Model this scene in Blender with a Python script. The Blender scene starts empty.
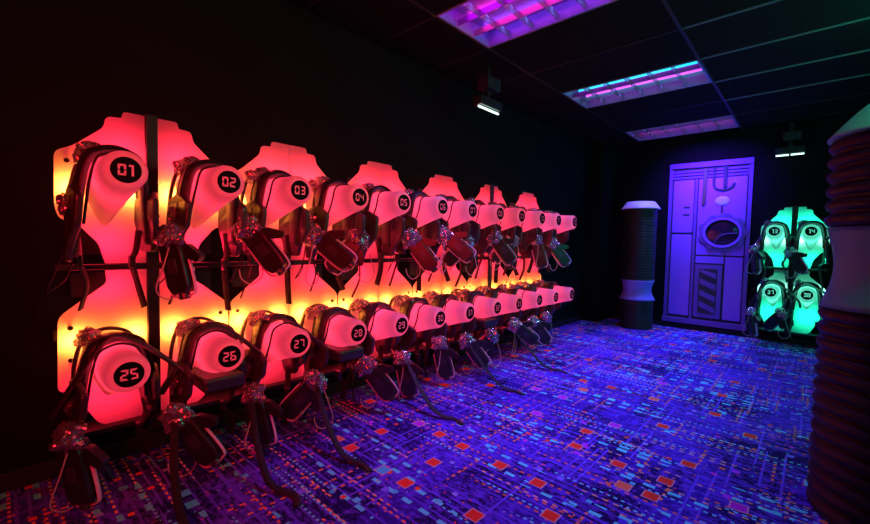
import bpy, bmesh, math, random
from mathutils import Vector, Matrix, noise
D = bpy.data
C = bpy.context.scene
COL = C.collection
PI = math.pi

# ------------------------------------------------------------------ camera
cam_d = D.cameras.new('camera'); cam = D.objects.new('camera', cam_d); COL.objects.link(cam)
yaw, pitch, roll = math.radians(-42.84), math.radians(-2.77), math.radians(1.214)
cy, sy, cp, sp = math.cos(yaw), math.sin(yaw), math.cos(pitch), math.sin(pitch)
fwd = Vector((sy*cp, cy*cp, sp)); right = Vector((cy, -sy, 0)); up = right.cross(fwd)
r2 = math.cos(roll)*right + math.sin(roll)*up
u2 = -math.sin(roll)*right + math.cos(roll)*up
m = Matrix((r2, u2, -fwd)).transposed().to_4x4(); m.translation = (2.583, 0, 1.2)
cam.matrix_world = m
cam_d.sensor_width = 36; cam_d.lens = 409.27/870*36; cam_d.clip_start = .05
C.camera = cam

# ------------------------------------------------------------------ world, exposure
w = D.worlds.new('world'); C.world = w; w.use_nodes = True
w.node_tree.nodes['Background'].inputs[0].default_value = (0.001, 0.001, 0.002, 1)
C.view_settings.view_transform = 'Standard'; C.view_settings.look = 'None'
C.view_settings.exposure = 0; C.view_settings.gamma = 1; C.view_settings.use_curve_mapping = False

def area(name, loc, rot, sx, sy_, power, color, spread=PI):
    l = D.lights.new(name, 'AREA'); l.shape = 'RECTANGLE'; l.size = sx; l.size_y = sy_
    l.energy = power; l.color = color; l.spread = spread
    o = D.objects.new(name, l); COL.objects.link(o); o.location = loc; o.rotation_euler = rot; return o
def point(name, loc, power, color, radius=.03, parent=None):
    l = D.lights.new(name, 'POINT'); l.energy = power; l.color = color; l.shadow_soft_size = radius
    o = D.objects.new(name, l); COL.objects.link(o); o.location = loc
    if parent: o.parent = parent
    return o
CEIL = 2.804
LX = .557
LY = (2.179, 4.134, 6.089)
# ultraviolet, pink and cyan tubes in the three ceiling troffers: (power, colour) per tube, near edge to far edge
TUBE_GLOW = [[(.62, 0, 1), (1, .02, .55), (.35, .05, 1)], [(.45, 0, 1), (0, .55, .85), (.60, .05, .75)], [(.30, .08, .9), (.8, .04, .45), (.30, .08, .9)]]
for yy, pw in zip(LY, (.85, 1.05, 1.0)):
    for k in range(3):
        area('tube_light', (LX+.6, yy+.1+.2*k, CEIL+.072), (0, 0, 0), 1.1, .03, pw*5.4, (.19, .16, 1), math.radians(68))
# ultraviolet wash lamps that the far wall carries above the mural door
area('door_wash', (1.42, 5.95, 2.72), (math.radians(58), 0, 0), .7, .05, 17, (.10, .03, 1), math.radians(66))
# added green lamp outside the frame, standing in for unseen racks on the right
area('green_fill', (3.8, 3.4, 1.9), (0, math.radians(100), 0), 1.2, 1.8, 20, (.0, 1, .62))
point('teal_fill', (3.0, 3.95, 2.45), 5, (.0, 1, .66), .08)  # added off frame to light ceiling bars and pillar, no fixture there
point('teal_fill', (3.02, 2.15, 2.4), 9, (.0, 1, .72), .06)  # added beside the near pillar to turn its cap teal
# added red lamp behind the camera, standing in for racks out of view
area('red_fill', (3.3, -1.2, 1.9), (math.radians(80), 0, math.radians(54)), 1.6, .8, 24, (1, .008, .02), math.radians(72))

# ------------------------------------------------------------------ materials
def mat(name, base, rough=.5, spec=.5, metal=0, bump=None, trans=0, emit=None, coat=0):
    m = D.materials.new(name); m.use_nodes = True
    nt = m.node_tree; b = nt.nodes['Principled BSDF']
    b.inputs['Base Color'].default_value = (*base, 1); b.inputs['Roughness'].default_value = rough
    b.inputs['Specular IOR Level'].default_value = spec; b.inputs['Metallic'].default_value = metal
    b.inputs['Transmission Weight'].default_value = trans; b.inputs['Coat Weight'].default_value = coat
    if emit:
        b.inputs['Emission Color'].default_value = (*emit[0], 1); b.inputs['Emission Strength'].default_value = emit[1]
    if bump:
        sc, st = bump
        tc = nt.nodes.new('ShaderNodeTexCoord'); n = nt.nodes.new('ShaderNodeTexNoise'); n.inputs['Scale'].default_value = sc
        n.inputs['Detail'].default_value = 4
        bp = nt.nodes.new('ShaderNodeBump'); bp.inputs['Strength'].default_value = st; bp.inputs['Distance'].default_value = .01
        nt.links.new(tc.outputs['Object'], n.inputs['Vector']); nt.links.new(n.outputs['Fac'], bp.inputs['Height'])
        nt.links.new(bp.outputs['Normal'], b.inputs['Normal'])
    return m
def translucent(name, tcol, dcol, fac, gloss=.05):
    m = D.materials.new(name); m.use_nodes = True; nt = m.node_tree
    for n in list(nt.nodes): nt.nodes.remove(n)
    out = nt.nodes.new('ShaderNodeOutputMaterial')
    t = nt.nodes.new('ShaderNodeBsdfTranslucent'); t.inputs[0].default_value = (*tcol, 1)
    d = nt.nodes.new('ShaderNodeBsdfDiffuse'); d.inputs[0].default_value = (*dcol, 1)
    g = nt.nodes.new('ShaderNodeBsdfGlossy'); g.inputs['Roughness'].default_value = .25; g.inputs[0].default_value = (1, 1, 1, 1)
    a = nt.nodes.new('ShaderNodeMixShader'); a.inputs[0].default_value = fac
    c = nt.nodes.new('ShaderNodeMixShader'); c.inputs[0].default_value = gloss
    nt.links.new(d.outputs[0], a.inputs[1]); nt.links.new(t.outputs[0], a.inputs[2])
    nt.links.new(a.outputs[0], c.inputs[1]); nt.links.new(g.outputs[0], c.inputs[2]); nt.links.new(c.outputs[0], out.inputs[0])
    return m
def clear(name, tint, tr=.55):
    m = D.materials.new(name); m.use_nodes = True; nt = m.node_tree
    for n in list(nt.nodes): nt.nodes.remove(n)
    out = nt.nodes.new('ShaderNodeOutputMaterial')
    t = nt.nodes.new('ShaderNodeBsdfTransparent'); t.inputs[0].default_value = (*tint, 1)
    d = nt.nodes.new('ShaderNodeBsdfTranslucent'); d.inputs[0].default_value = (.6, .55, .6, 1)
    e = nt.nodes.new('ShaderNodeBsdfDiffuse'); e.inputs[0].default_value = (.30, .27, .32, 1)
    g = nt.nodes.new('ShaderNodeBsdfGlossy'); g.inputs['Roughness'].default_value = .12; g.inputs[0].default_value = (1, 1, 1, 1)
    tc = nt.nodes.new('ShaderNodeTexCoord'); n = nt.nodes.new('ShaderNodeTexVoronoi'); n.inputs['Scale'].default_value = 38
    bp = nt.nodes.new('ShaderNodeBump'); bp.inputs['Strength'].default_value = .7; bp.inputs['Distance'].default_value = .012
    nt.links.new(tc.outputs['Object'], n.inputs['Vector']); nt.links.new(n.outputs['Distance'], bp.inputs['Height'])
    nt.links.new(bp.outputs['Normal'], g.inputs['Normal']); nt.links.new(bp.outputs['Normal'], e.inputs['Normal'])
    x = nt.nodes.new('ShaderNodeMixShader'); x.inputs[0].default_value = .5
    y = nt.nodes.new('ShaderNodeMixShader'); y.inputs[0].default_value = tr
    z = nt.nodes.new('ShaderNodeMixShader'); z.inputs[0].default_value = .34
    nt.links.new(e.outputs[0], x.inputs[1]); nt.links.new(d.outputs[0], x.inputs[2])
    nt.links.new(x.outputs[0], y.inputs[1]); nt.links.new(t.outputs[0], y.inputs[2])
    nt.links.new(y.outputs[0], z.inputs[1]); nt.links.new(g.outputs[0], z.inputs[2])
    nt.links.new(z.outputs[0], out.inputs[0])
    return m
M = dict(
    wall=mat('black wall paint', (.006, .006, .007), .8, .12, bump=(30, .1)),
    endwall=mat('black end wall paint', (.005, .005, .007), .8, .12, bump=(30, .1)),
    ceiling=mat('black ceiling tile', (.005, .005, .0055), .9, .1, bump=(80, .25)),
    tbar=mat('dark ceiling grid bar', (.008, .008, .008), .6, .5),
    edge=mat('ceiling grid bar lightened as lit', (.16, .16, .16), .4, .5),  # same grid bars, painted paler where the green light catches them
    fixture=mat('grey enamel fixture', (.22, .24, .42), .35, .5),
    louver=mat('satin aluminium louver', (.30, .30, .33), .3, .5, metal=.6),
    sheet_red=translucent('frosted acrylic sheet under red light', (.95, .93, .93), (.45, .44, .44), .82, .02),
    hanger=translucent('white moulded plastic shell', (.92, .90, .90), (.42, .40, .40), .62, .02),
    disc=mat('black number sticker', (.003, .003, .003), .6, .1),
    black=mat('black satin metal', (.02, .02, .02), .35, .5),
    fabric=mat('black vest nylon', (.022, .020, .023), .33, .7, bump=(70, .5)),
    plate=mat('black vest armour plate', (.032, .03, .033), .3, .6, bump=(18, .35)),
    webbing=mat('black webbing', (.014, .013, .014), .55, .4, bump=(120, .4)),
    gun=mat('black phaser plastic', (.015, .015, .017), .3, .6, bump=(40, .1)),
    clear=clear('clear sensor plastic', (.92, .88, .95), .45),
    trim=mat('pale translucent phaser edge', (.75, .6, .8), .3, .5),
    cable=mat('pale phaser cable', (.5, .45, .5), .4, .5),
    duct=mat('black rubber duct rings', (.014, .012, .012), .5, .3, bump=(9, .15)),
    duct_far=mat('black rubber duct rings far pillar', (.02, .02, .02), .4, .5),
    white=mat('white painted collar', (.62, .55, .74), .45, .4, bump=(14, .08)),
    teal=mat('white collar tinted by teal light', (.06, .42, .38), .5, .4, bump=(14, .08)),  # teal light on the white collar is put into its base colour
    teal_cap=mat('white cap tinted by teal light', (.12, .60, .48), .5, .4),  # white cap, its teal light painted into the base colour
    collar_far=mat('white collar tinted by blue light', (.30, .24, .95), .5, .4),  # white collar, the blue of the ultraviolet light painted into it
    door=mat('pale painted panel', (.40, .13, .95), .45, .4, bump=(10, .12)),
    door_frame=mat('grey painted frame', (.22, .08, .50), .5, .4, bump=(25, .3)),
    door_line=mat('dark recessed line', (.05, .045, .07), .6, .3),
    door_yellow=mat('dull yellow pipe', (.11, .09, .05), .5, .4),
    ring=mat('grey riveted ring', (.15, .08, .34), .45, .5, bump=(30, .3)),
    glass=mat('dark porthole glass', (.03, .015, .03), .08, .8),
    brushed=mat('brushed dark metal', (.06, .06, .08), .3, .5, metal=.4),
    bar=mat('glowing cool tube', (.8, 1, .95), .4, .5, emit=((.62, 1, .86), 2.2)),
    spark=mat('small lit diode', (.8, 1, .9), .4, .5, emit=((.9, 1, .85), 1.5)),
    base=mat('black rubber skirting', (.015, .015, .017), .5, .4),
)

def carpet():
    m = D.materials.new('circuit board pattern carpet'); m.use_nodes = True; nt = m.node_tree
    N = nt.nodes; L = nt.links; b = N['Principled BSDF']
    b.inputs['Roughness'].default_value = .9; b.inputs['Specular IOR Level'].default_value = .1
    tc = N.new('ShaderNodeTexCoord'); P = tc.outputs['Object']
    def mapped(scale, loc=(0, 0, 0), rot=0):
        mp = N.new('ShaderNodeMapping'); mp.inputs['Scale'].default_value = scale; mp.inputs['Location'].default_value = loc
        mp.inputs['Rotation'].default_value = (0, 0, rot); L.new(P, mp.inputs['Vector']); return mp.outputs[0]
    def vor(vec, scale, rnd=1, feat='F1'):
        v = N.new('ShaderNodeTexVoronoi'); v.voronoi_dimensions = '2D'; v.distance = 'CHEBYCHEV'; v.feature = feat
        v.inputs['Scale'].default_value = scale; v.inputs['Randomness'].default_value = rnd; L.new(vec, v.inputs['Vector']); return v
    def math_(op, a, bb, clamp=False):
        n = N.new('ShaderNodeMath'); n.operation = op; n.use_clamp = clamp
        for i, x in enumerate((a, bb)):
            if x is None: continue
            if isinstance(x, (int, float)): n.inputs[i].default_value = x
            else: L.new(x, n.inputs[i])
        return n.outputs[0]
    def noise_(vec, scale, detail=2):
        n = N.new('ShaderNodeTexNoise'); n.noise_dimensions = '2D'; n.inputs['Scale'].default_value = scale; n.inputs['Detail'].default_value = detail
        L.new(vec, n.inputs['Vector']); return n.outputs['Fac']
    def chan(col, i):
        s = N.new('ShaderNodeSeparateColor'); L.new(col, s.inputs[0]); return s.outputs[i]
    def ramp(fac, stops):
        r = N.new('ShaderNodeValToRGB'); r.color_ramp.interpolation = 'CONSTANT'
        e = r.color_ramp.elements
        e[0].position, e[0].color = stops[0][0], (*stops[0][1], 1); e[1].position, e[1].color = stops[1][0], (*stops[1][1], 1)
        for p, c in stops[2:]:
            x = e.new(p); x.color = (*c, 1)
        L.new(fac, r.inputs[0]); return r.outputs[0]
    def mix(fac, a, bb):
        x = N.new('ShaderNodeMix'); x.data_type = 'RGBA'
        if isinstance(fac, (int, float)): x.inputs[0].default_value = fac
        else: L.new(fac, x.inputs[0])
        for i, c in ((6, a), (7, bb)):
            if isinstance(c, tuple): x.inputs[i].default_value = (*c, 1)
            else: L.new(c, x.inputs[i])
        return x.outputs[2]
    P0 = mapped((1, 1, 1))
    big = noise_(P0, 2.2, 3)
    # pixel grain: tiny square cells with random value, denser where the big noise is high
    g = vor(mapped((.8, 1.3, 1)), 120, 0); gr = chan(g.outputs['Color'], 0)
    fine = noise_(mapped((.7, 1.5, 1)), 26, 4)
    grain = math_('LESS_THAN', gr, math_('MULTIPLY', math_('SUBTRACT', big, .30, True), 1.2))
    soft = N.new('ShaderNodeMapRange'); soft.inputs['From Min'].default_value = .47; soft.inputs['From Max'].default_value = .68
    L.new(math_('MULTIPLY', fine, math_('ADD', big, .52)), soft.inputs['Value'])
    col = mix(soft.outputs[0], (.017, .006, .11), (.15, .05, .76))
    col = mix(math_('MULTIPLY', grain, .55), col, (.12, .055, .80))
    # mid blue panels
    pn = vor(mapped((1, .45, 1)), 5.0, 1); pr = chan(pn.outputs['Color'], 1)
    col = mix(math_('MULTIPLY', math_('GREATER_THAN', pr, .62), .28), col, (.10, .03, .95))
    # circuit traces: long thin strips along the two room axes, and at 45 degrees
    def traces(scale, rot, sc, wid, thr, c, loc=(0, 0, 0), dots=None):
        nonlocal col
        vec = mapped(scale, loc, rot); v = vor(vec, sc, .85); dist = v.outputs['Distance']
        # thin in the squeezed axis: distance along it only
        sp_ = N.new('ShaderNodeSeparateXYZ'); L.new(vec, sp_.inputs[0])
        sub = N.new('ShaderNodeVectorMath'); sub.operation = 'SUBTRACT'; L.new(vec, sub.inputs[0]); L.new(v.outputs['Position'], sub.inputs[1])
        s2 = N.new('ShaderNodeSeparateXYZ'); L.new(sub.outputs[0], s2.inputs[0])
        line = math_('LESS_THAN', math_('ABSOLUTE', s2.outputs[1], None), wid)
        sel = math_('GREATER_THAN', chan(v.outputs['Color'], 2), thr)
        f = math_('MULTIPLY', line, sel)
        if dots:
            fr = math_('FRACT', math_('MULTIPLY', sp_.outputs[0], dots), None)
            f = math_('MULTIPLY', f, math_('LESS_THAN', fr, .5))
        col = mix(f, col, c)
    traces((1, 9, 1), 0, 1.5, .045, .50, (.16, .08, .9))
    traces((1, 14, 1), 0, 1.1, .07, .60, (.14, .06, .8), (2, 5, 0))
    traces((9, 1, 1), PI/2, 2.0, .05, .82, (.16, .08, .9), (3, 1, 0))
    traces((1, 9, 1), 0, 2.4, .05, .88, (1, .25, .06), (1, 7, 0), 24)
    traces((1, 12, 1), 0, 2.0, .06, .88, (1, .6, .2), (9, 4, 0), 20)
    traces((9, 1, 1), PI/2, 3.6, .06, .93, (1, .30, .1), (4, 7, 0), 20)
    traces((1, 9, 1), 0, 3.4, .11, .91, (.15, 1, 1), (2, 3, 0), 9)
    traces((1, 12, 1), 0, 2.6, .07, .90, (.2, .9, 1), (6, 1, 0), 30)
    # small pads
    def pads(sc, size, thr, stops, loc=(0, 0, 0), rot=0):
        nonlocal col
        v = vor(mapped((1, 1, 1), loc, rot), sc, .9); r = chan(v.outputs['Color'], 0)
        f = math_('MULTIPLY', math_('LESS_THAN', v.outputs['Distance'], size), math_('GREATER_THAN', chan(v.outputs['Color'], 1), thr))
        col = mix(f, col, ramp(r, stops))
    st = [(0, (1, .10, .04)), (.4, (.75, .05, .7)), (.52, (.1, .8, .9)), (.70, (.9, .22, .06)), (.86, (.35, .4, .9))]
    pads(24, .12, .80, st, (1, 2, 0))
    pads(10, .13, .82, st, (4, 1, 0))
    pads(7, .12, .80, [(0, (.12, .05, .9)), (.3, (.55, .05, .9)), (.5, (.15, .9, 1)), (.75, (.25, .2, 1))], (7, 1, 0))
    # big chips: pale outline with red or cyan body
    v = vor(mapped((1, 1, 1), (.37, .2, 0)), 4.2, .8)
    sel = math_('GREATER_THAN', chan(v.outputs['Color'], 1), .68)
    col = mix(math_('MULTIPLY', sel, math_('LESS_THAN', v.outputs['Distance'], .155)), col, (.75, .45, .45))
    col = mix(math_('MULTIPLY', sel, math_('LESS_THAN', v.outputs['Distance'], .13)), col,
              ramp(chan(v.outputs['Color'], 0), [(0, (1, .06, .03)), (.62, (.6, .03, .7)), (.74, (.1, .75, .9)), (.84, (1, .25, .1))]))
    L.new(col, b.inputs['Base Color'])
    return m
M['carpet'] = carpet()

# ------------------------------------------------------------------ mesh helpers
def obj(name, bm, mt, parent=None, smooth=False, bevel=0, seg=2):
    me = D.meshes.new(name)
    bmesh.ops.recalc_face_normals(bm, faces=bm.faces)
    bm.to_mesh(me); bm.free()
    if smooth:
        for p in me.polygons: p.use_smooth = True
    me.materials.append(mt)
    o = D.objects.new(name, me); COL.objects.link(o)
    if parent: o.parent = parent
    if bevel:
        b = o.modifiers.new('bevel', 'BEVEL'); b.width = bevel; b.segments = seg; b.limit_method = 'ANGLE'; b.angle_limit = .6
    return o
def struct(o): o['kind'] = 'structure'; return o
def tag(o, label=None, cat=None, group=None):
    if label: o['label'] = label
    if cat: o['category'] = cat
    if group: o['group'] = group
    return o
def thing(name, label, cat, loc=(0, 0, 0), rz=0, group=None):
    o = D.objects.new(name, None); COL.objects.link(o); o.location = loc; o.rotation_euler = (0, 0, rz)
    o.empty_display_size = .05
    return tag(o, label, cat, group)
def box(bm, x0, x1, y0, y1, z0, z1, mtx=None):
    v = [Vector((x, y, z)) for z in (z0, z1) for y in (y0, y1) for x in (x0, x1)]
    if mtx: v = [mtx @ p for p in v]
    v = [bm.verts.new(p) for p in v]
    for f in ((0, 1, 3, 2), (4, 6, 7, 5), (0, 4, 5, 1), (2, 3, 7, 6), (0, 2, 6, 4), (1, 5, 7, 3)):
        bm.faces.new([v[i] for i in f])
def nb(): return bmesh.new()
def boxes(*bs):
    bm = nb()
    for b in bs: box(bm, *b)
    return bm
def smooth_path(pts, n=6):
    pts = [Vector(p) for p in pts]
    if len(pts) < 3: return pts
    out = []
    ext = [pts[0]*2-pts[1]] + pts + [pts[-1]*2-pts[-2]]
    for i in range(1, len(ext)-2):
        a, b, c, d = ext[i-1:i+3]
        for k in range(n):
            t = k/n
            out.append(.5*((2*b)+(c-a)*t+(2*a-5*b+4*c-d)*t*t+(3*b-a-3*c+d)*t**3))
    out.append(pts[-1]); return out
def sweep(bm, pts, section, wdir=None):
    """section: list of (a,b); a along wdir, b along the path normal"""
    rings = []; prev = None
    for i, p in enumerate(pts):
        t = (pts[min(i+1, len(pts)-1)]-pts[max(i-1, 0)]).normalized()
        if wdir is not None:
            wd = wdir(i/(len(pts)-1)) if callable(wdir) else Vector(wdir)
            wd = (wd - t*wd.dot(t)).normalized()
        else:
            if prev is None:
                prev = Vector((0, 0, 1)) if abs(t.z) < .9 else Vector((1, 0, 0))
            wd = (prev - t*prev.dot(t)).normalized(); prev = wd
        nn = t.cross(wd)
        s = section(i/(len(pts)-1)) if callable(section) else section
        rings.append([bm.verts.new(p+wd*a+nn*b) for a, b in s])
    k = len(rings[0])
    for r, q in zip(rings, rings[1:]):
        for j in range(k): bm.faces.new((r[j], r[(j+1) % k], q[(j+1) % k], q[j]))
    bm.faces.new(rings[0]); bm.faces.new(rings[-1][::-1])
def circ(r, n=8): return [(r*math.cos(2*PI*i/n), r*math.sin(2*PI*i/n)) for i in range(n)]
def flat(w, t):
    a, b, c = w/2, t/2, min(t*.45, w*.3)
    return [(-a, -b+c), (-a+c, -b), (a-c, -b), (a, -b+c), (a, b-c), (a-c, b), (-a+c, b), (-a, b-c)]
def tube(bm, pts, r, n=8, sm=6): sweep(bm, smooth_path(pts, sm), circ(r, n))
def strap(bm, pts, w_, t_, wdir, sm=6): sweep(bm, smooth_path(pts, sm), flat(w_, t_), wdir)
def fillet(poly, r, n=4):
    out = []; k = len(poly)
    for i in range(k):
        p = Vector(poly[i][:2]); rr = poly[i][2] if len(poly[i]) > 2 else r
        a = Vector(poly[i-1][:2])-p; b = Vector(poly[(i+1) % k][:2])-p
        rr = min(rr, a.length*.45, b.length*.45)
        if rr < 1e-4: out.append(p); continue
        A = p+a.normalized()*rr; B = p+b.normalized()*rr
        for j in range(n+1):
            t = j/n; out.append(A*(1-t)**2+p*2*t*(1-t)+B*t*t)
    return out
def prism(bm, poly, d0, d1, plane='yz'):
    def P(a, b, d): return {'yz': (d, a, b), 'xz': (a, d, b), 'xy': (a, b, d)}[plane]
    v0 = [bm.verts.new(P(p[0], p[1], d0)) for p in poly]; v1 = [bm.verts.new(P(p[0], p[1], d1)) for p in poly]
    bm.faces.new(v0); bm.faces.new(v1[::-1]); k = len(poly)
    for i in range(k): bm.faces.new((v0[i], v0[(i+1) % k], v1[(i+1) % k], v1[i]))
def lathe(bm, prof, n=32, center=(0, 0), closed=False):
    rings = [[bm.verts.new((center[0]+r*math.cos(2*PI*i/n), center[1]+r*math.sin(2*PI*i/n), z)) for i in range(n)] for r, z in prof]
    for a, b in zip(rings, rings[1:]):
        for j in range(n): bm.faces.new((a[j], a[(j+1) % n], b[(j+1) % n], b[j]))
    bm.faces.new(rings[0]); bm.faces.new(rings[-1])
def lump(bm, c, s, seed, amp=.35, mtx=None, sub=2):
    r = bmesh.ops.create_icosphere(bm, subdivisions=sub, radius=1)
    for v in r['verts']:
        d = 1+amp*noise.noise(v.co*2.3+Vector((seed*3.1, seed, 0)))
        p = Vector((v.co.x*s[0]*d, v.co.y*s[1]*d, v.co.z*s[2]*d))
        if mtx: p = mtx @ p
        v.co = p+Vector(c)

# ------------------------------------------------------------------ structure
WX = -.12; YB = 6.95; XR = 3.9; YF = -1.6
struct(obj('floor', boxes((WX-.1, XR+.1, YF-.1, YB+.1, -.08, 0)), M['carpet']))
struct(obj('wall_left', boxes((WX-.1, WX, YF-.1, YB+.1, 0, CEIL)), M['wall']))
struct(obj('wall_back', boxes((WX, XR, YB, YB+.1, 0, CEIL)), M['endwall']))
struct(obj('wall_right', boxes((XR, XR+.1, YF-.1, YB+.1, 0, CEIL)), M['wall']))
struct(obj('wall_front', boxes((WX, XR, YF-.1, YF, 0, CEIL)), M['wall']))
struct(obj('wall_alcove', boxes((WX+.001, .13, 6.42, YB-.001, .001, CEIL-.001)), M['wall'], bevel=.004))
struct(obj('baseboard_left', boxes((WX, WX+.012, YF, 6.42, 0, .09)), M['base'], bevel=.003))
struct(obj('baseboard_back', boxes((.14, XR, YB-.012, YB, 0, .06)), M['base'], bevel=.003))
# ceiling of tiles, with openings for the three troffers
bm = nb()
S = .6516; fy0, fy1 = LX-.012, LX+1.212
ys = sorted([YF-.1, YB+.1] + [v for y in LY for v in (y-.012, y+.612)])
ys = [y for y in ys if y < YB+.2]
for a, b in zip(ys, ys[1:]):
    hole = any(abs(a-(y-.012)) < 1e-6 for y in LY)
    if hole:
        box(bm, WX-.1, fy0, a, b, CEIL, CEIL+.02); box(bm, fy1, XR+.1, a, b, CEIL, CEIL+.02)
    else: box(bm, WX-.1, XR+.1, a, b, CEIL, CEIL+.02)
struct(obj('ceiling', bm, M['ceiling']))
struct(obj('trim_1', boxes((WX-.1, XR+.1, YF-.1, YB+.1, CEIL+.2, CEIL+.24)), M['ceiling']))
bm = nb()
k = 0
yl = [2.16+S*i for i in range(-5, 8)]
for y in yl:
    if y > YB: continue
    inside = any(abs(y-v) < .08 for Y in LY for v in (Y, Y+.6))
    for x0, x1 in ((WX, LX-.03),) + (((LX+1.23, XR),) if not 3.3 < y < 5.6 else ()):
        box(bm, x0, x1, y-.009, y+.009, CEIL-.006, CEIL+.001)
    if not inside: box(bm, LX-.03, LX+1.23, y-.009, y+.009, CEIL-.006, CEIL+.001)
for x in (LX-.024, LX+1.224, LX+1.224+1.3): box(bm, x-.011, x+.011, YF, YB, CEIL-.0065, CEIL+.0005)
struct(obj('trim_2', bm, M['tbar']))
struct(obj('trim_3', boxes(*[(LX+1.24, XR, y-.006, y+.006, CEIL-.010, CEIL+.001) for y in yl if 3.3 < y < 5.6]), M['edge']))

# ------------------------------------------------------------------ ceiling troffers
def troffer(i, y0, label):
    t = thing('ceiling_light', label, 'ceiling light', (LX+.6, y0+.3, CEIL), 0, 'louvred ceiling lights')
    bm = nb(); X, Y = .605, .305
    for b in ((-X, X, -Y-.008, -Y, 0, .12), (-X, X, Y, Y+.008, 0, .12), (-X-.008, -X, -Y-.008, Y+.008, 0, .12), (X, X+.008, -Y-.008, Y+.008, 0, .12), (-X, X, -Y, Y, .112, .12)): box(bm, *b)
    obj('housing', bm, M['fixture'], t)
    bm = nb()
    for b in ((-.618, .618, -.318, -.302, -.008, .004), (-.618, .618, .302, .318, -.008, .004), (-.618, -.602, -.302, .302, -.008, .004), (.602, .618, -.302, .302, -.008, .004)): box(bm, *b)
    obj('frame', bm, M['fixture'], t, bevel=.002)
    bm = nb()
    for k in range(1, 6): box(bm, -.6+.2*k-.002, -.6+.2*k+.002, -.3, .3, 0, .05)
    for k in (1, 2): box(bm, -.6, .6, -.3+.2*k-.002, -.3+.2*k+.002, .0005, .0495)
    obj('louver', bm, M['louver'], t)
    for k in range(3):
        bm = nb(); tube(bm, [(-.57, -.2+.2*k, .09), (.57, -.2+.2*k, .09)], .018, 12)
        obj('tube', bm, mat('coloured ceiling tube', (.5, .5, .5), .4, emit=(TUBE_GLOW[i][k], (6, 2.2, 1.8)[i])), t, smooth=True)
troffer(0, LY[0], 'large magenta louvred ceiling light nearest the camera, cut by the top of the frame')
troffer(1, LY[1], 'violet and cyan louvred ceiling light, the middle one of three')
troffer(2, LY[2], 'smallest pink and blue louvred ceiling light, nearest the far wall')

# ------------------------------------------------------------------ rack units
NOSE = .50
def digit_polys(ch, cx, cy, w_, h, t):
    """seven segment numerals with chamfered ends, as closed polygons"""
    segs = {'0': 'abcdef', '1': 'bc', '2': 'abged', '3': 'abgcd', '4': 'fgbc', '5': 'afgcd', '6': 'afgedc', '7': 'abc', '8': 'abcdefg', '9': 'abcdfg'}[ch]
    x0, x1, y0, y1 = cx-w_/2, cx+w_/2, cy-h/2, cy+h/2; g = t*.05; q = t/2
    D_ = dict(a=lambda: [(x0+g, y1), (x1-g, y1), (x1-t-g, y1-t), (x0+t+g, y1-t)],
              d=lambda: [(x0+g, y0), (x1-g, y0), (x1-t-g, y0+t), (x0+t+g, y0+t)],
              f=lambda: [(x0, y1-g), (x0+t, y1-t-g), (x0+t, cy+q+g), (x0+q, cy+g), (x0, cy+q*.6+g)],
              b=lambda: [(x1, y1-g), (x1-t, y1-t-g), (x1-t, cy+q+g), (x1-q, cy+g), (x1, cy+q*.6+g)],
              e=lambda: [(x0, y0+g), (x0+t, y0+t+g), (x0+t, cy-q-g), (x0+q, cy-g), (x0, cy-q*.6-g)],
              c=lambda: [(x1, y0+g), (x1-t, y0+t+g), (x1-t, cy-q-g), (x1-q, cy-g), (x1, cy-q*.6-g)],
              g=lambda: [(x0+q+g, cy), (x0+t+g, cy+q), (x1-t-g, cy+q), (x1-q-g, cy), (x1-t-g, cy-q), (x0+t+g, cy-q)])
    if ch == '1': return [[(x1-t, y0), (x1, y0), (x1, y1), (x1-2.0*t, y1), (x1-2.0*t, y1-t), (x1-t, y1-t)]]
    return [D_[s]() for s in segs]
def number_disc(txt, parent):
    """black sticker disc with the numerals cut out so that the lit shell shows through"""
    cu = D.curves.new('number_disc', 'CURVE'); cu.dimensions = '2D'; cu.fill_mode = 'BOTH'; cu.extrude = .0015
    polys = [[(.053*math.cos(2*PI*i/40), .053*math.sin(2*PI*i/40)) for i in range(40)]]
    wd = {True: .030}
    for ch, cx in zip(txt, (-.0170 if txt[1] != '1' else -.0140, .0170 if txt[1] != '1' else .0120)):
        polys += digit_polys(ch, cx, 0, .0285, .046, .0085)
    for p in polys:
        s = cu.splines.new('POLY'); s.points.add(len(p)-1); s.use_cyclic_u = True
        for q, (x, y) in zip(s.points, p): q.co = (x, y, 0, 1)
    tmp = D.objects.new('tmp', cu); COL.objects.link(tmp)
    dg = bpy.context.evaluated_depsgraph_get(); me = D.meshes.new_from_object(tmp.evaluated_get(dg))
    D.objects.remove(tmp); D.curves.remove(cu)
    me.name = 'number_disc'
    # curve plane (x right, y up) -> hanger front face (seen from +u, right is +v)
    for v in me.vertices: v.co = Vector((v.co.z, v.co.x, v.co.y))
    me.materials.clear(); me.materials.append(M['disc'])
    o = D.objects.new('number_disc', me); COL.objects.link(o); o.parent = parent; o.location = (NOSE+.0022, 0, 0)
    return o
def r_at(u): return .092 - .012*min(max(u/NOSE, 0), 1)
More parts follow.
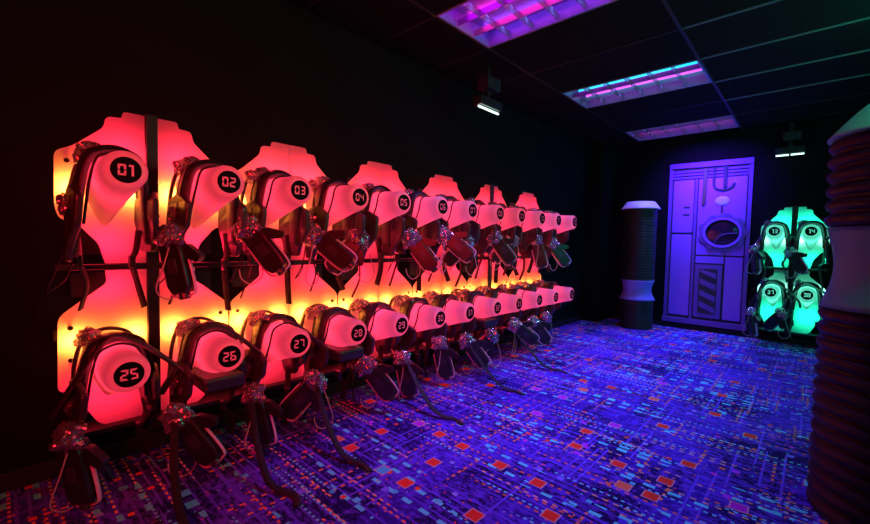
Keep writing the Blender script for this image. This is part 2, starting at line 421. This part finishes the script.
def hanger_bm():
    bm = nb(); rings = []; n = 40
    st = [(0.0, 0), (.05, 0), (.12, 0), (.2, 0), (.3, 0), (.4, 0), (NOSE-.02, 0), (NOSE-.008, .005), (NOSE-.002, .011), (NOSE, .018)]
    for u, sh in st:
        r = r_at(u)-sh; tail = max(0, .13*(1-max(u-.02, 0)/(NOSE-.06)))
        ring = []
        for i in range(n):
            a = 2*PI*i/n; c, s = math.cos(a), math.sin(a)
            if c >= 0: v, w_ = r*s, r*c
            else:
                k = -c; w_ = -(r+tail)*k; v = r*s*(1-.50*k*tail/.13)
            ring.append(bm.verts.new((u, v, w_)))
        rings.append(ring)
    for a, b in zip(rings, rings[1:]):
        for j in range(n): bm.faces.new((a[j], a[(j+1) % n], b[(j+1) % n], b[j]))
    bm.faces.new(rings[-1])
    return bm
ZT, ZB = 1.467, .621
def mk_sheet(sy_, top, post, wscale):
    g = (.030 if post else .0025)/wscale
    if top:
        poly = [(g, 1.06, .004), (g, 1.82, .004), (.118, 1.82, .012), (.126, 1.787, .006), (.186, 1.782, .02), (.198, 1.725, .02), (.315, 1.615, .03),
                (.378, 1.585, .03), (.381, 1.33, .03), (.366, 1.275, .02), (.30, 1.25, .02), (.225, 1.16, .02), (.20, 1.06, .004)]
    else:
        poly = [(g, 1.026, .004), (.20, 1.026, .004), (.195, .962, .02), (.278, .895, .03), (.378, .81, .035), (.383, .46, .02), (.33, .44, .02), (.24, .27, .02), (.21, .25, .01), (g, .25, .004)]
    poly = [(a*sy_*wscale, b, c) for a, b, c in poly]
    bm = nb(); prism(bm, fillet(poly, .01, 5), 0, .008)
    bmesh.ops.delete(bm, geom=[f for f in bm.faces if all(abs(v.co.x) < 1e-6 for v in f.verts)], context='FACES_ONLY')
    return bm
hanger_mesh = None
def rack_unit(loc, rz, numbers, label, group, post, wscale, sheet_cols, strip, glow, off, zs=(ZT, ZB)):
    global hanger_mesh
    t = thing('vest_rack', label, 'rack', loc, rz, group)
    for top in (True, False):
        for s in (-1, 1): obj('acrylic_sheet', mk_sheet(s, top, post, wscale), M['sheet_red'], t)
    if post: obj('post', boxes((-.03, .022, -.026, .026, .16, 1.83)), M['black'], t, bevel=.003)
    obj('crossbar', boxes((-.03, .018, -.385*wscale, .385*wscale, 1.030, 1.056)), M['black'], t, bevel=.003)
    obj('rail', boxes((-.115, .05, -.384*wscale, .384*wscale, .222, .247)), M['black'], t, bevel=.004)
    for s in (-1, 1):
        for z in (1.545, 1.375, .755, .60):
            bm = nb(); lathe(bm, [(.011, 0), (.011, .004), (.006, .008)], 14)
            for v in bm.verts: v.co = Vector((v.co.z+.008, v.co.x+s*.335*wscale, v.co.y+z))
            obj('screw', bm, M['black'], t)
            bm = nb(); tube(bm, [(-.117, s*.335*wscale, z), (-.001, s*.335*wscale, z)], .006, 8); obj('standoff', bm, M['black'], t)
    hs = []
    for (z, ns) in ((zs[0], numbers[:2]), (zs[1], numbers[2:])):
        for s, nstr in zip((-1, 1), ns):
            if hanger_mesh is None:
                h = obj('hanger', hanger_bm(), M['hanger'], t, smooth=True); hanger_mesh = h.data
            else:
                h = D.objects.new('hanger', hanger_mesh); COL.objects.link(h); h.parent = t
            h.location = (.0085, s*off, z)
            h['label'] = 'lit white rounded hanger with black disc numbered ' + nstr
            number_disc(nstr, h)
            hs.append((s*off, z))
            point('hanger_lamp', (.30, s*off, z+.0), glow[0], glow[1], .035, t)
    # lamp strips behind the sheets, facing out through them
    for (z, wd, pw, col, hh) in strip:
        if wd < .1:
            for yy in (-.325, -.085, .085, .325):
                l = area('spot_strip', (-.045, yy*wscale, z), (0, math.radians(-90), 0), hh, wd, pw, col); l.parent = t
                obj('lamp_channel', boxes((-.118, -.048, yy*wscale-wd/2, yy*wscale+wd/2, z-hh/2, z+hh/2)), M['black'], t)
            continue
        so = .13 if z > 1.5 else .21
        for s in (-1, 1):
            l = area('strip_light', (-.10 if hh > .04 else -.055, s*so*wscale, z), (0, math.radians(-90), 0), hh, wd*wscale, pw, col); l.parent = t
            ch = obj('lamp_channel', boxes((-.118, -.103 if hh > .04 else -.058, s*so*wscale-wd*wscale/2-.01, s*so*wscale+wd*wscale/2+.01, z-hh/2-.01, z+hh/2+.01)), M['black'], t)
    return t

RED_STRIPS = [(1.42, .06, .95, (1, .24, .03), .03), (.695, .06, .75, (1, .25, .03), .03), (.715, .34, .22, (1, .13, .004), .03),
              (1.60, .18, 1.0, (1, .012, .05), .16), (1.17, .20, .85, (1, .012, .05), .12),
              (.44, .26, 1.0, (1, .012, .05), .22), (.95, .2, .80, (1, .012, .05), .1)]
RED_GLOW = (1.25, (1, .028, .075))
GRN_STRIPS = [(1.40, .06, .16, (.30, 1, .75), .03), (.80, .06, .16, (.30, 1, .75), .03), (.78, .30, .24, (.08, 1, .6), .031),
              (1.60, .18, .9, (.01, 1, .5), .16), (1.15, .20, .7, (.01, 1, .5), .12), (.46, .26, .9, (.01, 1, .5), .2)]
GRN_GLOW = (1.6, (.10, 1, .60))
PITCH = .7686; Y0 = .573
nm = lambda i: '%02d' % i
ORD = ['first', 'second', 'third', 'fourth', 'fifth', 'sixth', 'seventh', 'eighth', 'ninth', 'tenth', 'eleventh', 'twelfth']
where = ['nearest the camera', 'second from the camera', 'third from the camera', 'fourth from the camera', 'second from the far end', 'at the far end']
for i in range(6):
    ns = [nm(2*i+1), nm(2*i+2), nm(2*i+25), nm(2*i+26)]
    rack_unit((0, Y0+PITCH*i, 0), 0, ns, 'red backlit rack panel %s, holding hangers %s and %s' % (where[i], ns[0], ns[1]),
              'red backlit vest racks on the left wall', i in (0, 4), 1, None, RED_STRIPS, RED_GLOW, .2)
GY = YB-.12
rack_unit((2.376, GY, -.085), -PI/2, ['13', '14', '37', '38'], 'green backlit vest rack on the far wall beside the right pillar', 'green backlit vest rack', True, .86, None, GRN_STRIPS, GRN_GLOW, .162, (1.50, .77))

# ------------------------------------------------------------------ vests
def saddle(u, r, hl, hr, out=0.0, lean=0.0):
    """path over the hanger at station u: up the left side, over the top, down the right side"""
    pts = [(u-lean, -r-out, -hl), (u-lean*.6, -r-out*.6, -hl*.55), (u, -r-.004, -.03)]
    for a in (145, 120, 90, 60, 35): pts.append((u, r*math.cos(math.radians(a)), r*math.sin(math.radians(a))))
    pts += [(u, r+.004, -.03), (u-lean*.6, r+out*.6, -hr*.55), (u-lean, r+out, -hr)]
    return pts
def rnd_pod(name, c, s, seed, parent, mtx=None):
    bm = nb(); lump(bm, c, s, seed, .5, mtx, 3)
    R = random.Random(seed)
    for k in range(3):
        d = Vector((R.uniform(-1, 1)*s[0], R.uniform(-1, 1)*s[1], R.uniform(-1, 1)*s[2]))
        lump(bm, Vector(c)+d*.9, [q*.5 for q in s], seed+k+1, .6, mtx, 2)
    return obj(name, bm, M['clear'], parent)
def vest_proto(kind, seed, trail=False):
    R = random.Random(seed); j = lambda a: R.uniform(-a, a)
    t = thing('laser_tag_vest', 'x', 'vest')
    lower = kind == 'low'
    W = Vector((1, 0, 0))
    # padded shoulder bands over the hanger
    bm = nb(); u = .035+j(.01); strap(bm, saddle(u, r_at(u)+.030, .22, .2, .02, .0), .034, .016, W); sh = obj('shoulder_band', bm, M['fabric'], t, smooth=True)
    bm = nb(); u = .225+j(.015); strap(bm, saddle(u, r_at(u)+.024, .36 if not lower else .30, .30 if not lower else .24, .03, .05), .115, .034, W); obj('shoulder_band', bm, M['fabric'], t, smooth=True)
    bm = nb(); u = .215; strap(bm, saddle(u+.04, r_at(u)+.045, .30, .22, .035, .05), .028, .007, W); obj('adjuster_strap', bm, M['webbing'], t, smooth=True)
    # thin cord near the nose
    bm = nb(); u = .315+j(.03); tube(bm, saddle(u, r_at(u)+.007, .22, .19, .02, .06), .0055, 8, 5); obj('neck_cord', bm, M['webbing'], t, smooth=True)
    if lower:
        bm = nb(); u = .25+j(.02)
        rr = r_at(u)+.035
        pts = [(u-.04, -rr-.10, -.20), (u-.02, -rr-.035, -.08), (u, -rr*.75, .045), (u, -.02, rr+.006), (u, rr*.6, .085), (u+.02, rr+.05, -.0), (u+.03, rr+.13, -.09), (u, rr+.15, -.17)]
        strap(bm, pts, .055, .022, W); obj('arm_band', bm, M['fabric'], t, smooth=True)
    # chest and back plates hang down on either side of the hanger
    def plate(name, side, h, wu, lean):
        poly = [(.02, -.08), (.05+wu*.5, -.05), (wu+.02, -.10), (wu+.01, -.10-h*.45), (wu*.72, -.10-h*.75), (wu*.62, -.10-h), (.07, -.10-h), (.05, -.10-h*.7), (.015, -.10-h*.4)]
        bm = nb(); fp = fillet(poly, .02, 3)
        prism(bm, fp, 0, .026, 'xz')
        bmesh.ops.subdivide_edges(bm, edges=bm.edges[:], cuts=0)
        for v in bm.verts:
            q = (-v.co.z-.08)
            if side < 0: v.co.x += .09
            v.co.y = side*((.104 if side < 0 else .112) + .10*lean*q + v.co.y + .03*math.sin(v.co.x*8))
        o = obj(name, bm, M['plate'], t, bevel=.006)
        bm = nb()
        for kx, kz in ((.07, -.16), (wu*.7, -.17), (wu*.5, -.10-h*.6)):
            yy = side*((.104 if side < 0 else .112)+.10*lean*(-kz-.08)+.026+.03*math.sin(kx*8))
            lump(bm, (kx+(.09 if side < 0 else 0), yy, kz), (.012, .008, .012), 1, 0)
        obj('snap', bm, M['black'], o, smooth=True)
        return o
    if lower:
        plate('chest_plate', -1, .22+j(.02), .24+j(.03), .6); plate('back_plate', 1, .20+j(.02), .30+j(.03), .0)
    else:
        plate('chest_plate', -1, .29+j(.05), .24+j(.04), .4+j(.3)); plate('back_plate', 1, .27+j(.04), .36+j(.04), .0)
    # webbing belts hanging from the plates
    L_ = .50 if not lower else .43
    for s, u in ((-1, .10+j(.03)), (1, .13+j(.03))):
        bm = nb(); ln = L_ + j(.06) if not lower else L_+j(.06)
        v0 = s*(.12+j(.01)); pts = [(u, v0, -.24), (u+j(.02), v0+j(.015), -.24-ln*.35*.6), (u+.02+j(.03), v0-s*.02+j(.02), -.24-ln*.33), (u+j(.04), v0+j(.03), -.13-ln*.8), (u+j(.03), v0+j(.03), -.16-ln)]
        pts = [(x, y, max(z, -.60 if lower else -.68)) for x, y, z in pts]
        strap(bm, pts, .042, .008, (1, .5*s, 0)); b = obj('belt', bm, M['webbing'], t, smooth=True)
        q = pts[2]; bm = nb(); box(bm, -.024, .024, -.012, .012, -.030, .030)
        for v in bm.verts: v.co += Vector(q)
        obj('buckle', bm, M['gun'], b, bevel=.005)
    if trail:
        e = j(.05); bm = nb(); strap(bm, [(.24, -.17, -.22), (.36, -.20, -.34), (.56+e, -.24+j(.03), -.47), (.74+e, -.27, -.585), (.86+e, -.26+j(.05), -.612), (.95+e, -.24, -.613)], .034, .007, (.35, 1, 0)); obj('trailing_strap', bm, M['webbing'], t, smooth=True)
    bm = nb(); strap(bm, [(.17, -.105, .07), (.19, -.135, -.05), (.22, -.15+j(.02), -.20), (.25, -.15+j(.01), -.31), (.28, -.12, -.22)], .026, .006, W); obj('sling', bm, M['webbing'], t, smooth=True)
    if trail and seed == 55:
        obj('under_pad', boxes((.16, .44, -.095, .10, -.185, -.115)), M['fabric'], t, bevel=.015)
    # clear sensor pods on the shoulders
    rnd_pod('shoulder_pod', (.10+j(.02), -.085, .085+j(.02)), (.044, .036, .04), seed+3, t)
    rnd_pod('shoulder_pod', (.20+j(.03), -.075+j(.015), .118), (.045, .040, .026), seed+9, t)
    rnd_pod('chest_pod', (.22, -.165, -.17+j(.03)), (.03, .02, .045), seed+15, t)
    # loose lead from the vest
    bm = nb(); a = R.choice((-1, 1))
    tube(bm, [(.12, -.15, -.30), (.16, -.16+a*.03, -.42), (.12, -.14+a*.08, -.52), (.08, -.10+a*.05, -.46), (.06, -.12, -.33)], .0035, 6); obj('loose_lead', bm, M['webbing'], t, smooth=True)
    return t
def children(o): return [c for c in D.objects if c.parent == o]
def copy_tree(o, parent=None, kids=None):
    c = o.copy(); COL.objects.link(c)
    if parent: c.parent = parent
    for ch in (kids[o.name] if kids else children(o)): copy_tree(ch, c, kids)
    return c
def kidmap(root):
    mp = {}
    def rec(o):
        mp[o.name] = children(o)
        for c in mp[o.name]: rec(c)
    rec(root); return mp
# ------------------------------------------------------------------ phasers
def phaser_proto(seed, ang, yawd):
    """hangs from its cord; origin at the cord's loop"""
    R = random.Random(seed)
    t = thing('laser_phaser', 'x', 'phaser')
    mtx = Matrix.Rotation(math.radians(-yawd), 4, 'Z') @ Matrix.Rotation(ang, 4, 'X') @ Matrix.Scale(1.12, 4) @ Matrix.Translation((0, 0, -.12))
    # local: long axis z (muzzle down), y across, x thickness
    bm = nb(); prism(bm, fillet([(-.048, .075), (.040, .085), (.052, .04), (.052, -.12), (.038, -.15), (-.034, -.15), (-.052, -.11)], .012, 3), -.030, .030)
    for v in bm.verts: v.co = mtx @ v.co
    obj('body', bm, M['gun'], t, bevel=.009)
    bm = nb(); ring = [(-.058, .03, 0), (-.060, -.11, 0), (-.04, -.160, 0), (.04, -.162, 0), (.062, -.125, 0), (.060, .03, 0)]
    sweep(bm, smooth_path([(0, a, b) for a, b, _ in ring], 4), flat(.018, .008), Vector((1, 0, 0)))
    for v in bm.verts: v.co = mtx @ v.co
    obj('bumper', bm, M['trim'], t, smooth=True)
    bm = nb(); prism(bm, fillet([(.03, .06), (.075, .055), (.13, -.01), (.105, -.035), (.05, .0)], .012, 3), -.017, .017)
    for v in bm.verts: v.co = mtx @ v.co
    obj('grip', bm, M['gun'], t, bevel=.006)
    bm = nb(); lathe(bm, [(.020, -.175), (.024, -.17), (.024, -.148)], 16)
    for v in bm.verts: v.co = mtx @ v.co
    obj('muzzle', bm, M['brushed'], t)
    p = nb(); lump(p, (0, 0, 0), (.042, .062, .052), seed+2, .55, None, 3)
    for k in range(6):
        lump(p, (R.uniform(-.03, .03), R.uniform(-.055, .055), R.uniform(-.035, .05)), (.018, .022, .022), seed+k*2, .7, None, 2)
    for v in p.verts: v.co = mtx @ (v.co+Vector((.012, 0, .10)))
    obj('sensor_dome', p, M['clear'], t)
    bm = nb(); box(bm, .030, .034, -.02, .02, -.06, .0)
    for v in bm.verts: v.co = mtx @ v.co
    obj('display', bm, M['brushed'], t, bevel=.001)
    top = mtx @ Vector((0, 0, .12))
    bm = nb(); tube(bm, [(0, 0, .04), (0, 0, 0), tuple(top*.6), tuple(top)], .006, 8); obj('hanging_cord', bm, M['webbing'], t, smooth=True)
    a = R.choice((-1, 1)); e = top
    bm = nb(); tube(bm, [e+Vector((.03, .0, -.03)), e+Vector((.05, .04*a, -.16)), e+Vector((.05, .07*a, -.27)), e+Vector((.03, .02*a, -.32)), e+Vector((.02, -.03*a, -.29)), e+Vector((.01, -.04*a, -.24))], .0035, 6)
    obj('cable', bm, M['cable'], t, smooth=True)
    return t

vp = [vest_proto('top', 11), vest_proto('top', 23), vest_proto('top', 37), vest_proto('low', 41), vest_proto('low', 55, True), vest_proto('low', 63, True)]
vmaps = [kidmap(o) for o in vp]; vused = [False]*6
pp = [phaser_proto(5, math.radians(38), 46), phaser_proto(8, math.radians(-42), 40), phaser_proto(14, math.radians(14), 55), phaser_proto(17, math.radians(52), 48)]
pmaps = [kidmap(o) for o in pp]; pused = [False]*4
def use(lst, maps, used, i):
    if not used[i]:
        used[i] = True; return lst[i]
    return copy_tree(lst[i], None, maps[i])
def to_world(loc, rz, u, v, z):
    c, s = math.cos(rz), math.sin(rz); return (loc[0]+u*c-v*s, loc[1]+u*s+v*c, loc[2]+z)
def place_words(rack, n):
    k = int(n)
    if rack == 'red': return '%s hanger %s from the camera, numbered %s' % (ORD[(k-1) % 24], 'in the top row' if k < 24 else 'in the bottom row', n)
    return '%s hanger of the green rack, numbered %s' % ({'13': 'upper inner', '14': 'upper outer', '37': 'lower inner', '38': 'lower outer'}[n], n)
def dress(loc, rz, off, pairs, rack, vidx, pidx):
    for (s, z, n), vi, pi_ in zip(pairs, vidx, pidx):
        row = 'top' if z > 1 else 'bottom'
        o = use(vp, vmaps, vused, vi); o.location = to_world(loc, rz, .0085, s*off, z); o.rotation_euler = (0, 0, rz)
        tag(o, 'black strapped vest over the ' + place_words(rack, n), 'vest', 'vests on the %s row of the %s rack' % (row, rack))
        if pi_ is None: continue
        rr = random.Random(n+'p')
        du, dv, dz = rr.uniform(-.02, .03), rr.uniform(-.02, .02), rr.uniform(-.03, .03)
        if row == 'bottom': dz -= .05
        ph = use(pp, pmaps, pused, pi_); ph.location = to_world(loc, rz, .31+du, s*off-.185+dv, z-.22+dz); ph.rotation_euler = (0, 0, rz)
        tag(ph, 'black phaser hanging below the ' + place_words(rack, n), 'phaser', 'phasers on the %s row of the %s rack' % (row, rack))
VI = [(0, 1, 3, 4), (1, 0, 5, 4), (2, 1, 3, 5), (0, 2, 3, 4), (1, 0, 3, 5), (2, 0, 3, 3)]
PI_ = [(None, 2, 2, 0), (0, 3, 2, 1), (1, 0, 0, 2), (3, 1, 2, 0), (0, 1, 1, 3), (2, 0, 0, 1)]
for i in range(6):
    dress((0, Y0+PITCH*i, 0), 0, .2, [(-1, ZT, nm(2*i+1)), (1, ZT, nm(2*i+2)), (-1, ZB, nm(2*i+25)), (1, ZB, nm(2*i+26))], 'red', VI[i], PI_[i])
dress((2.376, GY, -.085), -PI/2, .162, [(-1, 1.50, '13'), (1, 1.50, '14'), (-1, .77, '37'), (1, .77, '38')], 'green', (0, 1, 3, 3), (2, 0, 2, 1))

# ------------------------------------------------------------------ pillars
def duct_prof(r, z0, z1, pitch, amp):
    out = []; n = max(1, round((z1-z0)/pitch)); p = (z1-z0)/n
    for i in range(n):
        for k in range(8):
            a = k/8; out.append((r-amp+amp*1.0*math.sin(PI*a)**.6 if 0 < a < 1 else r-amp, z0+(i+a)*p))
    out.append((r-amp, z1)); return out
def pillar(loc, cap, bands, r, pitch, amp, label, dm, seg=48, dome=False):
    t = thing('pillar', label, 'pillar', loc, 0, 'ringed pillars')
    zs = [0]
    for (z0, z1, *_) in bands: zs += [z0, z1]
    zs.append(cap[0])
    for a, b in zip(zs[::2], zs[1::2]):
        bm = nb(); lathe(bm, duct_prof(r, a, b, pitch, amp), seg); obj('duct_section', bm, dm, t, smooth=True)
    for (z0, z1, rb, rm, rt) in bands:
        bm = nb(); prof = []
        for k in range(13):
            a = k/12; e = rb*(1-a)+rt*a; prof.append((e-(e-rm)*math.sin(PI*a)**1.0*.9, z0+(z1-z0)*a))
        lathe(bm, prof, seg); obj('collar', bm, M['teal'] if dome else M['collar_far'], t, smooth=True)
    z0, z1, rb, rt = cap
    bm = nb(); prof = [(rb-.03, z0-.002), (rb, z0), (rb, z0+.008)]
    for k in range(1, 9):
        a = k/8; prof.append((rb+(rt-rb)*a, z0+.008+(z1-z0-.008)*(math.sin(a*PI/2)**1.1 if dome else a)))
    lathe(bm, prof, seg); obj('cap', bm, M['teal_cap'] if dome else M['white'], t, smooth=True)
pillar((.668, 6.5, 0), (1.743, 1.85, .262, .19), [(.42, .71, .245, .185, .228)], .225, .042, .012, 'distant dark ringed pillar with violet lit cap and collar left of the mural door', M['duct_far'])
pillar((2.867, 2.65, 0), (1.70, 1.87, .268, .08), [(.945, 1.305, .262, .215, .25)], .262, .069, .03, 'large dark ringed pillar with grey collar and teal lit cap at the right edge', M['duct'], 72, True)

# ------------------------------------------------------------------ mural door on the far wall
def mural():
    t = thing('mural_door', 'violet lit spaceship door panel with round porthole on the far wall', 'door', (.93, YB, 0))
    D0 = -.03
    W_, Z0, Z1 = 1.0, .085, 2.43
    def pl(name, poly, d0, d1, mt, par=t, r=.006, bev=.003):
        bm = nb(); prism(bm, fillet(poly, r, 3), d0, d1, 'xz'); return obj(name, bm, mt, par, bevel=bev)
    rect = lambda a, b, c, d: [(a, c), (b, c), (b, d), (a, d)]
    bk = pl('backing', rect(0, W_, Z0, Z1), -.012, -.001, M['door_line'])
    # frame
    pl('header_band', [(0, 2.36), (W_, 2.34), (W_, Z1-.01), (0, Z1)], -.05, -.012, M['door_frame'])
    for z in (2.20, 2.245, 2.29): pl('grille_bar', rect(.04, .96, z, z+.03), -.035, -.012, M['door_frame'])
    pl('sill', rect(-.01, W_+.02, .085, .16), -.06, -.012, M['door_frame'])
    pl('side_frame', rect(0, .045, .16, 2.36), -.032, -.012, M['door_frame']); pl('side_frame', rect(.955, 1.0, .16, 2.34), -.032, -.012, M['door_frame'])
    pl('panel', rect(.065, .325, 1.42, 2.185), -.028, -.012, M['door'], r=.02)
    pl('panel', rect(.065, .325, .20, 1.39), -.028, -.012, M['door'], r=.02)
    pl('mullion', rect(.338, .37, .16, 2.19), -.034, -.012, M['door_frame'])
    pl('panel', rect(.385, .94, 1.10, 2.185), -.028, -.012, M['door'], r=.01)
    pl('panel', rect(.74, .94, .20, 1.08), -.028, -.012, M['door'], r=.01)
    pl('panel', rect(.385, .725, .98, 1.08), -.028, -.012, M['door'], r=.01)
    # striped hatch
    h = pl('hatch', rect(.385, .715, .20, .96), -.036, -.012, M['door_frame'], r=.02)
    bm = nb()
    prism(bm, fillet(rect(.44, .66, .26, .90), .02), -.040, -.036, 'xz'); obj('hatch_recess', bm, M['door_line'], h)
    bm = nb()
    for k in range(4):
        z = .27+.165*k
        bmp = [(.455, z+.09), (.645, z-.0), (.645, z+.075), (.455, z+.165)]
        bmp = [(a, min(max(b, .27), .89)) for a, b in bmp]
        prism(bm, bmp, -.043, -.040, 'xz')
    obj('hatch_stripe', bm, M['door_frame'], h)
    # vents on the left panel
    for z in (1.66, 1.77): pl('slot', rect(.20, .285, z, z+.03), -.031, -.028, M['door_line'], bev=.001)
    pl('yellow_pipe', [(.43, 1.80), (.475, 1.83), (.485, 2.33), (.44, 2.33)], -.062, -.028, M['door_yellow'], bev=.008)
    # U shaped clamp and blade at the top
    bm = nb(); strap(bm, [(.565, -.045, 2.33), (.565, -.045, 2.09), (.60, -.045, 2.03), (.69, -.045, 2.01), (.77, -.045, 2.04), (.80, -.045, 2.10)], .022, .03, Vector((0, 1, 0))); obj('clamp', bm, M['door_line'], t)
    pl('clamp_blade', rect(.675, .715, 2.04, 2.34), -.06, -.028, M['door_line'])
    bm = nb(); lathe(bm, [(.085, 0), (.08, .012), (.05, .02)], 24)
    for v in bm.verts: v.co = Vector((v.co.x+.67, -.028-v.co.z, v.co.y*.75+1.86))
    obj('boss', bm, M['white'], t, smooth=False)
    pl('stem', rect(.66, .685, 1.69, 1.79), -.04, -.028, M['door_line'])
    # riveted porthole ring with teeth
    cx, cz = .69, 1.415
    bm = nb(); n = 96; poly = []
    for i in range(n):
        a = 2*PI*i/n; tooth = .5+.5*math.tanh(6*math.cos(9*a)); r_ = .262+.03*tooth; poly.append((cx+r_*math.cos(a), cz+r_*.94*math.sin(a)))
    inner = [(cx+.205*math.cos(2*PI*i/n), cz+.205*.92*math.sin(2*PI*i/n)) for i in range(n)]
    for k in range(n):
        pass
    def ringmesh(o_, i_, d0, d1):
        bm = nb(); vs = [[bm.verts.new((p[0], d, p[1])) for p in q] for q, d in ((o_, d0), (o_, d1), (i_, d1), (i_, d0))]
        for a in range(4):
            A, B = vs[a], vs[(a+1) % 4]
            for j in range(n): bm.faces.new((A[j], A[(j+1) % n], B[(j+1) % n], B[j]))
        return bm
    rg = obj('porthole_ring', ringmesh(poly, inner, -.012, -.055), M['ring'], t, bevel=.003)
    o2 = [(cx+.228*math.cos(2*PI*i/n), cz+.228*.92*math.sin(2*PI*i/n)) for i in range(n)]
    obj('inner_ring', ringmesh(o2, [(cx+.196*math.cos(2*PI*i/n), cz+.196*.92*math.sin(2*PI*i/n)) for i in range(n)], -.055, -.072), M['door'], rg, bevel=.004)
    for k in range(9):
        a = 2*PI*k/9
        bm = nb(); lump(bm, (cx+.262*math.cos(a), -.056, cz+.262*.94*math.sin(a)), (.011, .008, .011), 0, 0); obj('rivet', bm, M['door_frame'], rg, smooth=True)
    bm = nb(); lathe(bm, [(.204, 0), (.198, .006), (.17, .016), (.10, .026), (.02, .03)], 48)
    for v in bm.verts: v.co = Vector((v.co.x+cx, -.020-v.co.z, v.co.y*.92+cz))
    obj('porthole_glass', bm, M['glass'], t, smooth=True)
    bm = nb(); tube(bm, [(.60, -.050, 1.27), (.66, -.052, 1.36), (.74, -.053, 1.40), (.86, -.046, 1.41)], .007, 8); obj('glass_streak', bm, M['ring'], t, smooth=True)
    pl('seam', rect(.728, .737, .17, 1.15), -.030, -.026, M['door_line'], bev=.001)
mural()

# ------------------------------------------------------------------ wall mounted light bars
def light_bar(loc, rz, ln, gap, label):
    t = thing('light_bar', label, 'light', loc, rz, 'mounted light bars')
    h = ln/2
    obj('housing', boxes((-.05, .05, -h-.01, h+.01, .022, .10)), M['black'], t, bevel=.006)
    obj('mounting_box', boxes((-.06, .06, -h*.55, h*.75, .18, .29)), M['brushed'], t, bevel=.006)
    obj('bracket', boxes((-.012, .012, -.02, .02, .10, .18), (-.012, .012, -.02, .02, .29, CEIL-loc[2]-.007)), M['black'], t, bevel=.002)
    for a, b in ([(-h, -.01), (.01, h)] if gap else [(-h, h)]):
        bm = nb(); tube(bm, [(.012, a, .006), (.012, b, .006)], .009, 12); obj('lamp', bm, M['bar'], t, smooth=True)
light_bar((.35, 3.065, 2.395), 0, .30, False, 'small hanging light bar with one cool glowing tube near the left wall')
light_bar((2.29, 6.84, 2.385), -PI/2, .27, True, 'small light bar with two cool glowing tubes above the green rack')
